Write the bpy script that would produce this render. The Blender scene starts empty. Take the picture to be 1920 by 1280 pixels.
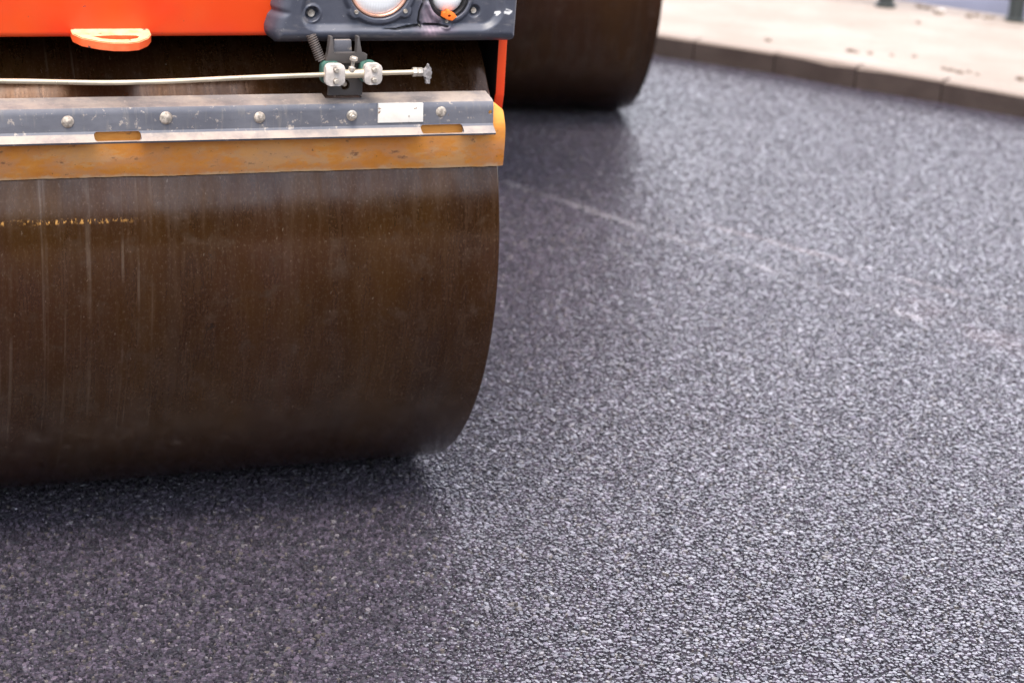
import bpy, bmesh, math, random
import numpy as np
from mathutils import Vector, Matrix
random.seed(7); rng = np.random.default_rng(7)
S = bpy.context.scene
COL = S.collection
R = math.radians

# ------------------------------------------------------------------ camera
CAM_F, CAM_PITCH, CAM_H, CAM_ROLL = 3777.44, 0.33129, 1.82552, 0.06251
cd = bpy.data.cameras.new("camera"); cam = bpy.data.objects.new("camera", cd); COL.objects.link(cam)
s_, c_ = math.sin(CAM_PITCH), math.cos(CAM_PITCH)
r0, u0, f0 = Vector((1, 0, 0)), Vector((0, s_, c_)), Vector((0, c_, -s_))
cr, sr = math.cos(CAM_ROLL), math.sin(CAM_ROLL)
xc, yc, zc = cr * r0 + sr * u0, cr * u0 - sr * r0, -f0
m = Matrix((xc, yc, zc)).transposed().to_4x4(); m.translation = (0, 0, CAM_H)
cam.matrix_world = m
cd.sensor_width = 36; cd.lens = CAM_F / 1920 * 36
cd.clip_start = 0.05; cd.clip_end = 3000
cd.dof.use_dof = True; cd.dof.focus_distance = 3.85; cd.dof.aperture_fstop = 3.7
S.camera = cam

# ------------------------------------------------------------------ sky, sun, exposure
SUN_EL, SUN_AZ = R(68), R(186)          # azimuth clockwise from +Y: high, a little in front of the roller
ADDED_CLOUD = 11.3
W = bpy.data.worlds.new("World"); S.world = W; W.use_nodes = True
wn = W.node_tree.nodes; wl = W.node_tree.links
bg = wn["Background"]
sky = wn.new("ShaderNodeTexSky"); sky.sky_type = 'NISHITA'; sky.sun_disc = False
sky.sun_elevation = SUN_EL; sky.sun_rotation = SUN_AZ
sky.dust_density = 1.5; sky.air_density = 1.0; sky.ozone_density = 1.0
hs = wn.new("ShaderNodeHueSaturation"); hs.inputs["Saturation"].default_value = 0.55
wl.new(sky.outputs[0], hs.inputs["Color"])
# unseen bright cloud added low beyond the roller to put sheen on the asphalt
def wnode(t, **kw):
    nd = wn.new("ShaderNode" + t)
    for k_, v_ in kw.items(): setattr(nd, k_, v_)
    return nd
def wmap(src, a, b, c=0., d=1.):
    nd = wnode("MapRange", interpolation_type='SMOOTHSTEP'); wl.new(src, nd.inputs[0])
    for i_, v_ in enumerate((a, b, c, d)): nd.inputs[i_ + 1].default_value = v_
    return nd.outputs[0]
def wmul(a, b):
    nd = wnode("Math", operation='MULTIPLY'); wl.new(a, nd.inputs[0]); wl.new(b, nd.inputs[1]); return nd.outputs[0]
tc = wnode("TexCoord"); sxyz = wnode("SeparateXYZ"); wl.new(tc.outputs["Generated"], sxyz.inputs[0])
cn = wnode("TexNoise"); cn.inputs["Scale"].default_value = 2.2; cn.inputs["Detail"].default_value = 6; wl.new(tc.outputs["Generated"], cn.inputs["Vector"])
added_bank = wmul(wmul(wmap(sxyz.outputs[1], -.1, .65), wmap(sxyz.outputs[2], .74, .36)), wmap(cn.outputs[0], .25, .6, .55, 1.))
added_bank = wmul(added_bank, wmap(sxyz.outputs[2], .06, .42, .16, 1.))
cmix = wnode("Mix", data_type='RGBA'); wl.new(added_bank, cmix.inputs[0]); wl.new(hs.outputs[0], cmix.inputs[6]); cmix.inputs[7].default_value = (ADDED_CLOUD * .985, ADDED_CLOUD * .965, ADDED_CLOUD * 1.05, 1)
# dark tree-line band added low in the sky behind the camera, to deepen shade
tn = wnode("TexNoise"); tn.inputs["Scale"].default_value = 7; tn.inputs["Detail"].default_value = 5; wl.new(tc.outputs["Generated"], tn.inputs["Vector"])
ta = wnode("Math", operation='MULTIPLY_ADD'); wl.new(tn.outputs[0], ta.inputs[0]); ta.inputs[1].default_value = -.22; wl.new(sxyz.outputs[2], ta.inputs[2])
added_trees = wmul(wmap(ta.outputs[0], .17, .13), wmap(sxyz.outputs[1], .10, -.15))
tmix = wnode("Mix", data_type='RGBA'); wl.new(added_trees, tmix.inputs[0]); wl.new(cmix.outputs[2], tmix.inputs[6]); tmix.inputs[7].default_value = (.28, .30, .22, 1)
wl.new(tmix.outputs[2], bg.inputs[0])
bg.inputs[1].default_value = 0.15
ld = bpy.data.lights.new("sun", 'SUN'); ld.energy = 1.45; ld.angle = R(34); ld.color = (1, .92, .82)
sun = bpy.data.objects.new("sun", ld); COL.objects.link(sun)
sd = Vector((math.sin(SUN_AZ) * math.cos(SUN_EL), math.cos(SUN_AZ) * math.cos(SUN_EL), math.sin(SUN_EL)))
sun.rotation_euler = (-sd).to_track_quat('-Z', 'Y').to_euler(); sun.location = sd * 30
vs = S.view_settings
S.display_settings.display_device = 'sRGB'
vs.view_transform = 'Standard'; vs.look = 'None'; vs.gamma = 1; vs.exposure = 1.85; vs.use_curve_mapping = False

# ------------------------------------------------------------------ material helpers
class NT:
    def __init__(s, name):
        s.m = bpy.data.materials.new(name); s.m.use_nodes = True
        s.t = s.m.node_tree; s.b = s.t.nodes["Principled BSDF"]
    def n(s, typ, **kw):
        nd = s.t.nodes.new("ShaderNode" + typ)
        ins = kw.pop("i", {})
        for k, v in kw.items(): setattr(nd, k, v)
        for k, v in ins.items(): s.set(nd.inputs[k], v)
        return nd
    def set(s, sock, v):
        if isinstance(v, bpy.types.NodeSocket): s.t.links.new(v, sock)
        elif isinstance(v, bpy.types.Node): s.t.links.new(v.outputs[0], sock)
        else:
            if hasattr(sock.default_value, "__len__") and hasattr(v, "__len__") and len(v) == 3 and len(sock.default_value) == 4: v = (*v, 1)
            sock.default_value = v
    def p(s, **kw):
        for k, v in kw.items(): s.set(s.b.inputs[k.replace("_", " ")], v)
    def math(s, op, a, b=0.0, c=None, clamp=False):
        nd = s.n("Math", operation=op, use_clamp=clamp, i={0: a, 1: b})
        if c is not None: s.set(nd.inputs[2], c)
        return nd.outputs[0]
    def vm(s, op, a, b=(0, 0, 0)):
        nd = s.n("VectorMath", operation=op, i={0: a, 1: b})
        return nd.outputs["Value"] if op in ("DOT_PRODUCT", "LENGTH", "DISTANCE") else nd.outputs[0]
    def mr(s, v, a, b, c=0.0, d=1.0, smooth=True):
        return s.n("MapRange", interpolation_type='SMOOTHSTEP' if smooth else 'LINEAR', i={0: v, 1: a, 2: b, 3: c, 4: d}).outputs[0]
    def mix(s, f, a, b, bt='MIX'):
        nd = s.n("Mix", data_type='RGBA', blend_type=bt, i={0: f}); s.set(nd.inputs[6], a); s.set(nd.inputs[7], b)
        return nd.outputs[2]
    def noise(s, vec, scale, detail=4, rough=.55, w=0):
        nd = s.n("TexNoise", i={"Scale": scale, "Detail": detail, "Roughness": rough, "Vector": vec}); return nd.outputs[0]
    def obj(s): return s.n("TexCoord").outputs["Object"]
    def scale(s, vec, v): return s.vm('MULTIPLY', vec, v)
    def bump(s, h, dist=1.0, strength=1.0, normal=None):
        nd = s.n("Bump", i={"Height": h, "Distance": dist, "Strength": strength})
        if normal is not None: s.set(nd.inputs["Normal"], normal)
        return nd.outputs[0]

def mat_simple(name, col, rough=.5, metal=0.0, var=.25, nscale=30, bump=0.0003, spec=.5):
    k = NT(name); o = k.obj()
    n = k.noise(o, nscale, 5)
    c = k.mix(k.mr(n, .35, .7), tuple(x * (1 - var) for x in col), tuple(min(1, x * (1 + var)) for x in col))
    k.p(Base_Color=c, Roughness=k.mr(n, .2, .8, rough - .08, rough + .1), Metallic=metal)
    k.b.inputs["Specular IOR Level"].default_value = spec
    if bump: k.p(Normal=k.bump(k.noise(o, nscale * 8, 3), bump))
    return k.m

def scuffs(k, o, col, f=1.0):
    # pale dust scuffs left by the drum edge, along two lines
    sx = k.n("SeparateXYZ", i={0: o})
    for (x0, y0, x1, y1, w, amt, c) in ((-.035, 7.046, 1.36, 5.60, .036, .46, (.34, .31, .32)), (.62, 6.69, 1.55, 5.90, .034, .44, (.36, .29, .29)), (1.15, 5.95, 1.60, 5.45, .16, .25, (.22, .15, .16))):
        L = math.hypot(x1 - x0, y1 - y0); tx, ty = (x1 - x0) / L, (y1 - y0) / L
        a = k.math('ADD', k.math('MULTIPLY', k.math('SUBTRACT', sx.outputs[0], x0), tx), k.math('MULTIPLY', k.math('SUBTRACT', sx.outputs[1], y0), ty))
        b = k.math('ABSOLUTE', k.math('ADD', k.math('MULTIPLY', k.math('SUBTRACT', sx.outputs[0], x0), -ty), k.math('MULTIPLY', k.math('SUBTRACT', sx.outputs[1], y0), tx)))
        mk = k.math('MULTIPLY', k.mr(b, w, w * .2), k.math('MULTIPLY', k.mr(a, -.1, .1), k.mr(a, L + .15, L - .15)))
        brk = k.mr(k.noise(o, 6, 6, .75), .40, .64)
        col = k.mix(k.math('MULTIPLY', k.math('MULTIPLY', mk, brk), amt * f), col, c)
    return col
def mat_bitumen():
    k = NT("bitumen_sheet"); o = k.obj()
    e = k.n("TexVoronoi", feature='F1', voronoi_dimensions='2D', i={"Scale": 220., "Vector": o})
    n = k.noise(o, 500, 3, .7)
    col = k.mix(k.n("SeparateColor", i={0: e.outputs["Color"]}).outputs[0], (.010, .0095, .012), (.045, .043, .052))
    h = k.math('ADD', k.math('MULTIPLY', e.outputs["Distance"], -.0016), k.math('MULTIPLY', n, .0012))
    # beyond the modelled stones the same mat is rolled flush: grey stone faces in bitumen
    sx = k.n("SeparateXYZ", i={0: o})
    lx = k.math('ADD', sx.outputs[0], k.math('MULTIPLY_ADD', sx.outputs[1], .33, .45)); rx = k.math('SUBTRACT', k.math('MULTIPLY_ADD', sx.outputs[1], .31, .65), sx.outputs[0])
    ins = k.math('MINIMUM', k.math('MINIMUM', lx, rx), k.math('SUBTRACT', sx.outputs[1], 2.3))
    out = k.mr(ins, .02, -.02)
    e2 = k.n("TexVoronoi", feature='F1', voronoi_dimensions='2D', i={"Scale": 115., "Vector": o})
    c2 = k.n("SeparateColor", i={0: e2.outputs["Color"]})
    st = k.mix(k.mr(e2.outputs["Distance"], .55, .25), (.010, .009, .012), k.mix(c2.outputs[0], (.018, .015, .021), (.075, .06, .08)))
    col = k.mix(out, col, st)
    h = k.math('ADD', h, k.math('MULTIPLY', out, k.math('MULTIPLY', k.vm('DOT_PRODUCT', k.vm('SUBTRACT', o, e2.outputs["Position"]), k.scale(k.vm('SUBTRACT', e2.outputs["Color"], (.5, .5, .5)), (.4, .4, 0))), 1.0)))
    k.p(Base_Color=col, Roughness=k.mr(out, 0, 1, .5, .46), Coat_Weight=k.math('MULTIPLY', out, .1), Normal=k.bump(h, 1.0, 1.0))
    k.b.inputs["Coat Roughness"].default_value = .3
    return k.m
def mat_stone():
    k = NT("bitumen_coated_stone"); o = k.obj()
    r = k.n("NewGeometry").outputs["Random Per Island"]
    r2 = k.math('FRACT', k.math('MULTIPLY', r, 37.7)); r3 = k.math('FRACT', k.math('MULTIPLY', r, 191.3))
    n = k.noise(o, 700, 3, .65); mott = k.noise(o, 24, 4, .65); big = k.noise(o, 1.2, 3, .5)
    col = k.mix(k.math('POWER', r, 1.6), (.015, .0120, .0175), (.098, .076, .104))
    col = k.mix(k.mr(r2, .955, .965), col, (.090, .073, .064))
    col = k.mix(k.mr(r3, .982, .984), col, (.17, .15, .16))
    col = k.mix(k.mr(n, .48, .68), col, (.022, .021, .026))                 # bitumen film left on the stone
    col = k.mix(k.math('MULTIPLY', k.mr(mott, .50, .70), .55), col, (.020, .019, .024))
    col = scuffs(k, o, col)
    rough = k.math('ADD', k.mr(r2, 0, 1, .28, .48, False), k.math('MULTIPLY', k.math('SUBTRACT', big, .5), .16))
    k.p(Base_Color=col, Roughness=rough, Normal=k.bump(n, .0006, .6))
    k.b.inputs["Specular IOR Level"].default_value = .8
    k.b.inputs["Coat Weight"].default_value = .6; k.b.inputs["Coat Roughness"].default_value = .28; k.b.inputs["Coat IOR"].default_value = 1.6
    return k.m

DRUM_SPECK = -1.335
def mat_drum(name):
    k = NT(name); o = k.obj()
    sx = k.n("SeparateXYZ", i={0: o})
    ang = k.n("Math", operation='ARCTAN2', i={0: sx.outputs[1], 1: sx.outputs[2]}).outputs[0]
    cyl = k.n("CombineXYZ", i={0: sx.outputs[0], 1: k.math('MULTIPLY', ang, .6), 2: 0.0}).outputs[0]
    a = k.noise(k.scale(cyl, (1, .35, 1)), 5, 5, .6)
    b = k.noise(k.scale(cyl, (1, .12, 1)), 90, 4, .6)          # circumferential brushing
    c = k.noise(cyl, 16, 6, .65)
    d = k.noise(k.scale(cyl, (1, .02, 1)), 26, 3, .6)           # long streaks
    g = k.noise(k.scale(cyl, (1, .55, 1)), 210, 4, .75)           # fine grain of the worn steel
    q = k.noise(k.scale(cyl, (1, .7, 1)), 2.6, 5, .6)           # big clouds of rust
    col = k.mix(k.mr(a, .3, .7), (.027, .0092, .0024), (.062, .025, .0058))
    col = k.mix(k.mr(q, .42, .66), col, (.046, .0165, .0066))
    col = k.mix(k.mr(c, .52, .74), col, (.058, .031, .018))
    col = k.mix(k.math('MULTIPLY', k.mr(b, .45, .75), .16), col, (.13, .072, .040))
    col = k.mix(k.math('MULTIPLY', k.mr(g, .52, .72), .40), col, (.155, .095, .062))
    col = k.mix(k.math('MULTIPLY', k.mr(g, .46, .30), .35), col, (.022, .011, .005))
    col = k.mix(k.math('MULTIPLY', k.mr(d, .54, .74), .08), col, (.15, .10, .075))
    # pale water runs on the left part of the face
    lft = k.mr(k.math('ABSOLUTE', k.math('ADD', sx.outputs[0], .90)), .24, .12)
    run = k.math('MULTIPLY', k.mr(k.noise(k.scale(cyl, (1, .010, 1)), 75, 3, .6), .52, .68), lft)
    run = k.math('MULTIPLY', run, k.mr(k.noise(k.scale(cyl, (1, .3, 1)), 22, 4, .6), .38, .62))
    col = k.mix(k.math('MULTIPLY', run, .26), col, (.26, .19, .14))
    spk = k.mr(k.noise(k.scale(cyl, (1, .5, 1)), 150, 2), .69, .77)
    col = k.mix(k.math('MULTIPLY', spk, .4), col, (.26, .19, .14))
    cl = k.math('MULTIPLY', k.mr(k.noise(cyl, 6.5, 6, .72), .58, .80), .05)
    col = k.mix(cl, col, (.20, .15, .12))                     # dried grey slurry smears
    dk = k.mr(k.noise(cyl, 11, 6, .75), .63, .70)
    col = k.mix(k.math('MULTIPLY', dk, .5), col, (.008, .007, .006))
    # bright copper-coloured specks in one ragged line
    off = k.math('MULTIPLY', k.math('SUBTRACT', k.noise(k.scale(cyl, (1, .2, 1)), 28, 3), .5), .016)
    line = k.math('MULTIPLY', k.mr(k.math('ABSOLUTE', k.math('SUBTRACT', k.math('ADD', ang, off), DRUM_SPECK)), .011, .003), k.math('MULTIPLY', k.mr(k.math('ABSOLUTE', k.math('ADD', sx.outputs[0], .92)), .22, .06), k.mr(k.noise(k.scale(cyl, (1, .45, 1)), 170, 3, .7), .52, .64)))
    col = k.mix(line, col, (.75, .36, .10))
    met = k.math('ADD', k.mr(a, .3, .7, .35, .55), k.math('MULTIPLY', line, .2))
    k.p(Base_Color=col, Metallic=met, Roughness=k.math('ADD', k.mr(b, .3, .75, .10, .20), k.math('MULTIPLY', c, .12)),
        Normal=k.bump(k.math('ADD', b, k.math('MULTIPLY', g, .25)), .0016, .16))
    k.b.inputs["Specular IOR Level"].default_value = .30
    k.b.inputs["Anisotropic"].default_value = .3
    k.p(Coat_Weight=k.mr(k.noise(k.scale(cyl, (1, .2, 1)), 30, 4, .6), .3, .7, .06, .38))     # film of spray water
    k.b.inputs["Coat Roughness"].default_value = .13
    return k.m

def mat_paint(name, col, rough=.38, chips=(.05, .04, .035), dirt=(.25, .17, .10), amt=.25, chip_t=.70, dust=None, alt=None):
    k = NT(name); o = k.obj()
    n = k.noise(o, 9, 6, .65); n2 = k.noise(o, 60, 5, .65); n3 = k.noise(o, 3, 3)
    c = k.mix(k.mr(n3, .35, .65), alt or tuple(x * .88 for x in col), col)
    c = k.mix(k.math('MULTIPLY', k.mr(n, .45, .75), amt), c, dirt)
    if dust:
        sz = k.n("SeparateXYZ", i={0: k.n("TexCoord").outputs["Normal"]})
        c = k.mix(k.math('MULTIPLY', k.mr(sz.outputs[2], .6, .9), k.mr(k.noise(o, 45, 5, .7), .3, .6, .45, .9)), c, dust)
    ch = k.mr(n2, chip_t, chip_t + .02)
    c = k.mix(ch, c, chips)
    h = k.math('MULTIPLY', ch, -.0004)
    k.p(Base_Color=c, Roughness=k.math('ADD', k.mr(n, .3, .7, rough - .06, rough + .16), k.math('MULTIPLY', ch, .2)),
        Normal=k.bump(k.math('ADD', h, k.math('MULTIPLY', k.noise(o, 220, 2), .00008)), 1.0, 1.0))
    return k.m

def mat_beam():
    k = NT("weathered_grey_steel"); o = k.obj()
    n = k.noise(k.scale(o, (.5, 1, 1)), 14, 6, .7); n2 = k.noise(o, 70, 5, .7); n3 = k.noise(k.scale(o, (2.2, 1, .35)), 40, 4, .6)
    c = k.mix(k.mr(n, .3, .7), (.092, .092, .108), (.135, .134, .150))
    c = k.mix(k.math('MULTIPLY', k.mr(n3, .55, .72), .4), c, (.22, .195, .17))
    c = k.mix(k.math('MULTIPLY', k.mr(n2, .60, .66), .7), c, (.42, .35, .29))
    c = k.mix(k.math('MULTIPLY', k.mr(k.noise(o, 38, 6, .75), .645, .67), .85), c, (.13, .06, .03))
    # dusty, tan top flange
    g = k.n("NewGeometry"); sz = k.n("SeparateXYZ", i={0: k.n("TexCoord").outputs["Normal"]})
    up = k.math('MULTIPLY', k.mr(sz.outputs[2], .5, .9), k.mr(k.noise(o, 12, 5, .7), .35, .65, .35, .95))
    c = k.mix(up, c, (.37, .30, .25))
    k.p(Base_Color=c, Roughness=k.mr(n, .2, .8, .34, .6), Metallic=.15, Normal=k.bump(n2, .0004, .6))
    return k.m

def mat_flap():
    k = NT("orange_rubber_sheet"); o = k.obj()
    n = k.noise(k.scale(o, (.45, 1, 1)), 10, 6, .7); n2 = k.noise(k.scale(o, (.8, 1, 1.4)), 26, 6, .7); n3 = k.noise(o, 110, 4, .7)
    sx = k.n("SeparateXYZ", i={0: o})
    c = k.mix(k.mr(n, .3, .7), (.72, .235, .026), (.86, .36, .066))
    low = k.mr(sx.outputs[2], .915, .850)                        # dried slurry lies on the lower part
    c = k.mix(k.math('MULTIPLY', k.math('MULTIPLY', k.mr(n2, .40, .60), low), .55), c, (.62, .31, .16))
    c = k.mix(k.math('MULTIPLY', k.mr(n, .52, .56), k.math('MULTIPLY', low, .45)), c, (.68, .40, .20))
    c = k.mix(k.math('MULTIPLY', k.mr(n2, .60, .68), .75), c, (.22, .10, .05))
    edge = k.mr(k.math('ADD', sx.outputs[2], k.math('MULTIPLY', k.noise(o, 30, 4, .7), .03)), .842, .834)
    c = k.mix(k.math('MULTIPLY', edge, .8), c, (.72, .46, .26))
    c = k.mix(k.math('MULTIPLY', k.mr(n3, .66, .70), .7), c, (.10, .05, .03))
    k.p(Base_Color=c, Roughness=k.mr(n2, .2, .8, .42, .62), Normal=k.bump(k.math('ADD', n2, k.math('MULTIPLY', n3, .2)), .0016, .7))
    return k.m

def mat_panel():
    k = NT("scuffed_grey_plastic"); o = k.obj()
    at = k.n("VertexColor", layer_name="wear"); ac = k.n("SeparateColor", i={0: at.outputs[0]})
    n = k.noise(o, 16, 6, .7); n2 = k.noise(o, 130, 4, .7); n3 = k.noise(k.scale(o, (.3, 1, 1)), 60, 5, .65)
    c = k.mix(k.mr(n, .3, .7), (.046, .049, .066), (.066, .069, .088))
    c = k.mix(k.math('MULTIPLY', k.mr(n3, .55, .7), .35), c, (.20, .18, .175))
    c = k.mix(k.math('MULTIPLY', k.mr(n2, .66, .70), .6), c, (.24, .23, .22))
    c = k.mix(k.math('MULTIPLY', ac.outputs[0], k.mr(n3, .3, .6, .5, 1.0)), c, (.40, .28, .33))    # mended patch, pink-grey
    c = k.mix(ac.outputs[1], c, (.70, .68, .66))                                               # white scratches
    c = k.mix(ac.outputs[2], c, (.006, .005, .005))                                            # crack
    k.p(Base_Color=c, Roughness=k.mr(n, .2, .8, .30, .50), Normal=k.bump(n2, .0003, .6))
    return k.m

def mat_concrete(name, c0, c1, scale=3.0, rough=.85, spots=True, spec=.4, top=None, dirt=False):
    k = NT(name); o = k.obj()
    n = k.noise(o, scale, 5, .6); n2 = k.noise(o, scale * 9, 5, .7); n3 = k.noise(o, 260, 2)
    c = k.mix(k.mr(n, .3, .7), c0, c1)
    c = k.mix(k.math('MULTIPLY', k.mr(n2, .55, .72), .30), c, tuple(x * .55 for x in c0))
    if spots: c = k.mix(k.math('MULTIPLY', k.mr(k.noise(o, scale * 14, 5, .75), .66, .70), .6), c, (.16, .11, .085))
    if top:                                                     # pale grit trodden onto the upper face
        sz = k.n("SeparateXYZ", i={0: k.n("TexCoord").outputs["Normal"]})
        c = k.mix(k.math('MULTIPLY', k.mr(sz.outputs[2], .55, .85), k.mr(n2, .25, .45, .7, 1.0)), c, top)
    if dirt:                                                    # brown earth trodden along the far edge and in a few patches
        far_d = k.vm('DOT_PRODUCT', k.vm('SUBTRACT', o, (2.043, 11.26, 0)), (.497, .868, 0))
        band = k.math('MULTIPLY', k.mr(far_d, -.55, -.06), k.mr(k.noise(o, 9, 6, .7), .40, .60))
        c = k.mix(k.math('MULTIPLY', band, .65), c, (.15, .11, .085))
        c = k.mix(k.math('MULTIPLY', k.mr(k.noise(k.scale(o, (1, 2.2, 1)), 4.5, 6, .7), .56, .68), .20), c, (.17, .12, .095))
        c = k.mix(k.math('MULTIPLY', k.mr(k.noise(o, 26, 4, .7), .66, .70), .6), c, (.13, .09, .07))
    k.p(Base_Color=c, Roughness=rough, Normal=k.bump(k.math('ADD', n3, n2), .0012, .6))
    k.b.inputs["Specular IOR Level"].default_value = spec
    return k.m

def mat_lens():
    k = NT("lamp_glass"); o = k.obj()
    st = k.n("TexWave", wave_type='BANDS', bands_direction='X', i={"Scale": 60., "Vector": o})
    k.p(Base_Color=(.86, .85, .83), Roughness=.12, Normal=k.bump(st.outputs[0], .0006, .4))
    k.b.inputs["Coat Weight"].default_value = 1; k.b.inputs["Coat Roughness"].default_value = .03
    return k.m

M = dict(
    asphalt=mat_bitumen(), stone=mat_stone(), drum=mat_drum("rusty_drum_steel"),
    orange=mat_paint("orange_red_paint", (.80, .072, .005), .34, amt=.14, dirt=(.50, .09, .03), chip_t=.70, alt=(.78, .040, .006)),
    hook=mat_paint("worn_orange_paint", (.84, .11, .025), .42, amt=.45, dirt=(.80, .38, .16), chip_t=.635, dust=(.84, .55, .30)),
    beam=mat_beam(), flap=mat_flap(), panel=mat_panel(), lens=mat_lens(),
    bezel=mat_simple("copper_toned_ring", (.62, .34, .24), .30, .55, .15, 50),
    black=mat_simple("black_rubber", (.014, .013, .014), .45, 0, .3, 40),
    steel=mat_simple("dull_zinc_steel", (.50, .44, .37), .38, .55, .3, 90),
    rivet=mat_simple("dusty_bolt_head", (.40, .34, .28), .6, .2, .45, 120, .0006),
    tube=mat_simple("yellowed_zinc_tube", (.56, .47, .34), .30, .5, .18, 14, 0),
    block=mat_simple("dusty_clamp_casting", (.52, .46, .41), .62, .05, .22, 90),
    green=mat_simple("green_plastic", (.05, .13, .10), .5, 0, .3, 60),
    bracket=mat_paint("dusty_dark_bracket", (.070, .060, .056), .5, (.02, .014, .012), (.20, .13, .09), .7, .69),
    label=mat_paint("white_label", (.84, .79, .71), .4, (.22, .11, .05), (.50, .34, .22), .40, .63),
    broken=mat_simple("orange_plastic_shard", (.85, .17, .02), .3, 0, .2, 60),
    film=mat_simple("grey_plastic_film", (.32, .29, .28), .28, 0, .4, 70),
    shade_grime=mat_simple("painted_shade_grime", (.008, .006, .005), .9, 0, .4, 20, .0003, .1),  # near-black: shade painted in, along with oily dirt
    frame=mat_simple("dark_grey_steel", (.05, .052, .058), .5, .1, .3, 10),
    pave=mat_concrete("cream_pavement", (.25, .205, .168), (.32, .27, .23), 1.6, spots=False, spec=.2, dirt=True),
    kerb=mat_concrete("brown_kerb_stone", (.042, .030, .026), (.067, .050, .043), 4.0, spec=.15, top=(.25, .20, .165)),
    ground=mat_concrete("ground_dirt", (.16, .14, .12), (.22, .2, .17), .5),
    far=mat_concrete("blue_grey_paving", (.075, .075, .10), (.10, .10, .135), 2.0, spots=False, spec=.1),
    post=mat_paint("dark_green_paint", (.012, .016, .014), .5, amt=.2, dirt=(.04, .035, .03)),
    clod=mat_simple("brown_dirt", (.23, .18, .14), .95, 0, .4, 60, .002),
    leafdirt=mat_simple("dark_dry_leaf", (.15, .105, .075), .8, 0, .4, 60, .001),
)

# ------------------------------------------------------------------ mesh helpers
def link(name, me, mat, parent=None, smooth=True):
    o = bpy.data.objects.new(name, me); COL.objects.link(o)
    if mat is not None and not me.materials: me.materials.append(M[mat] if isinstance(mat, str) else mat)
    if parent is not None: o.parent = parent
    if smooth:
        me.polygons.foreach_set("use_smooth", [True] * len(me.polygons))
    return o
def from_bm(name, bm, mat, parent=None, smooth=True, angle=35):
    bmesh.ops.recalc_face_normals(bm, faces=bm.faces)
    a = math.radians(angle)
    for e in bm.edges:
        if len(e.link_faces) == 2 and e.calc_face_angle(0) > a: e.smooth = False
    me = bpy.data.meshes.new(name); bm.to_mesh(me); bm.free()
    return link(name, me, mat, parent, smooth)
def Pt(u, v, z): return Vector((u, -v, z))          # module frame: v points to the camera
def prism(bm, prof, u0, u1, bevel=0.0, seg=2):
    """closed (v,z) profile extruded along u"""
    a = [bm.verts.new(Pt(u0, v, z)) for v, z in prof]; b = [bm.verts.new(Pt(u1, v, z)) for v, z in prof]
    n = len(prof); fs = [bm.faces.new(a), bm.faces.new(b[::-1])]
    for i in range(n): fs.append(bm.faces.new((a[i], b[i], b[(i + 1) % n], a[(i + 1) % n])))
    if bevel:
        es = set(e for f in fs for e in f.edges)
        bmesh.ops.bevel(bm, geom=list(es), offset=bevel, segments=seg, affect='EDGES', profile=.5)
def plate(bm, out, v0, v1, bevel=0.0):
    """closed (u,z) outline extruded along v"""
    a = [bm.verts.new(Pt(u, v0, z)) for u, z in out]; b = [bm.verts.new(Pt(u, v1, z)) for u, z in out]
    n = len(out); fs = [bm.faces.new(a), bm.faces.new(b[::-1])]
    for i in range(n): fs.append(bm.faces.new((a[i], b[i], b[(i + 1) % n], a[(i + 1) % n])))
    if bevel:
        es = set(e for f in fs for e in f.edges)
        bmesh.ops.bevel(bm, geom=list(es), offset=bevel, segments=2, affect='EDGES', profile=.5)
def rrect(u0, u1, z0, z1, r, seg=5):
    pts = []
    for (cx, cz, a0) in ((u1 - r, z1 - r, 0), (u0 + r, z1 - r, 90), (u0 + r, z0 + r, 180), (u1 - r, z0 + r, 270)):
        for i in range(seg + 1):
            a = R(a0 + 90 * i / seg); pts.append((cx + r * math.cos(a), cz + r * math.sin(a)))
    return pts
def tube(bm, pts, rad, seg=12, caps=True):
    pts = [Vector(p) for p in pts]; rings = []
    rads = rad if hasattr(rad, "__len__") else [rad] * len(pts)
    t0 = (pts[1] - pts[0]).normalized(); up = t0.orthogonal().normalized()
    for i, p in enumerate(pts):
        t = (pts[min(i + 1, len(pts) - 1)] - pts[max(i - 1, 0)]).normalized()
        up = (up - t * up.dot(t)).normalized(); w = t.cross(up)
        rings.append([bm.verts.new(p + rads[i] * (math.cos(2 * math.pi * j / seg) * up + math.sin(2 * math.pi * j / seg) * w)) for j in range(seg)])
    for a, b in zip(rings, rings[1:]):
        for j in range(seg): bm.faces.new((a[j], a[(j + 1) % seg], b[(j + 1) % seg], b[j]))
    if caps: bm.faces.new(rings[0][::-1]); bm.faces.new(rings[-1])
def lathe(bm, prof, origin, axis, seg=32):
    """profile of (radius, height) revolved about axis through origin"""
    axis = Vector(axis).normalized(); x = axis.orthogonal().normalized(); y = axis.cross(x); origin = Vector(origin)
    rings = []
    for r, h in prof:
        if r < 1e-6: rings.append([bm.verts.new(origin + axis * h)])
        else: rings.append([bm.verts.new(origin + axis * h + r * (math.cos(2 * math.pi * j / seg) * x + math.sin(2 * math.pi * j / seg) * y)) for j in range(seg)])
    for a, b in zip(rings, rings[1:]):
        for j in range(seg):
            k = (j + 1) % seg
            if len(a) == 1 and len(b) == 1: continue
            if len(a) == 1: bm.faces.new((a[0], b[j], b[k]))
            elif len(b) == 1: bm.faces.new((a[j], b[0], a[k]))
            else: bm.faces.new((a[j], b[j], b[k], a[k]))
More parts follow.
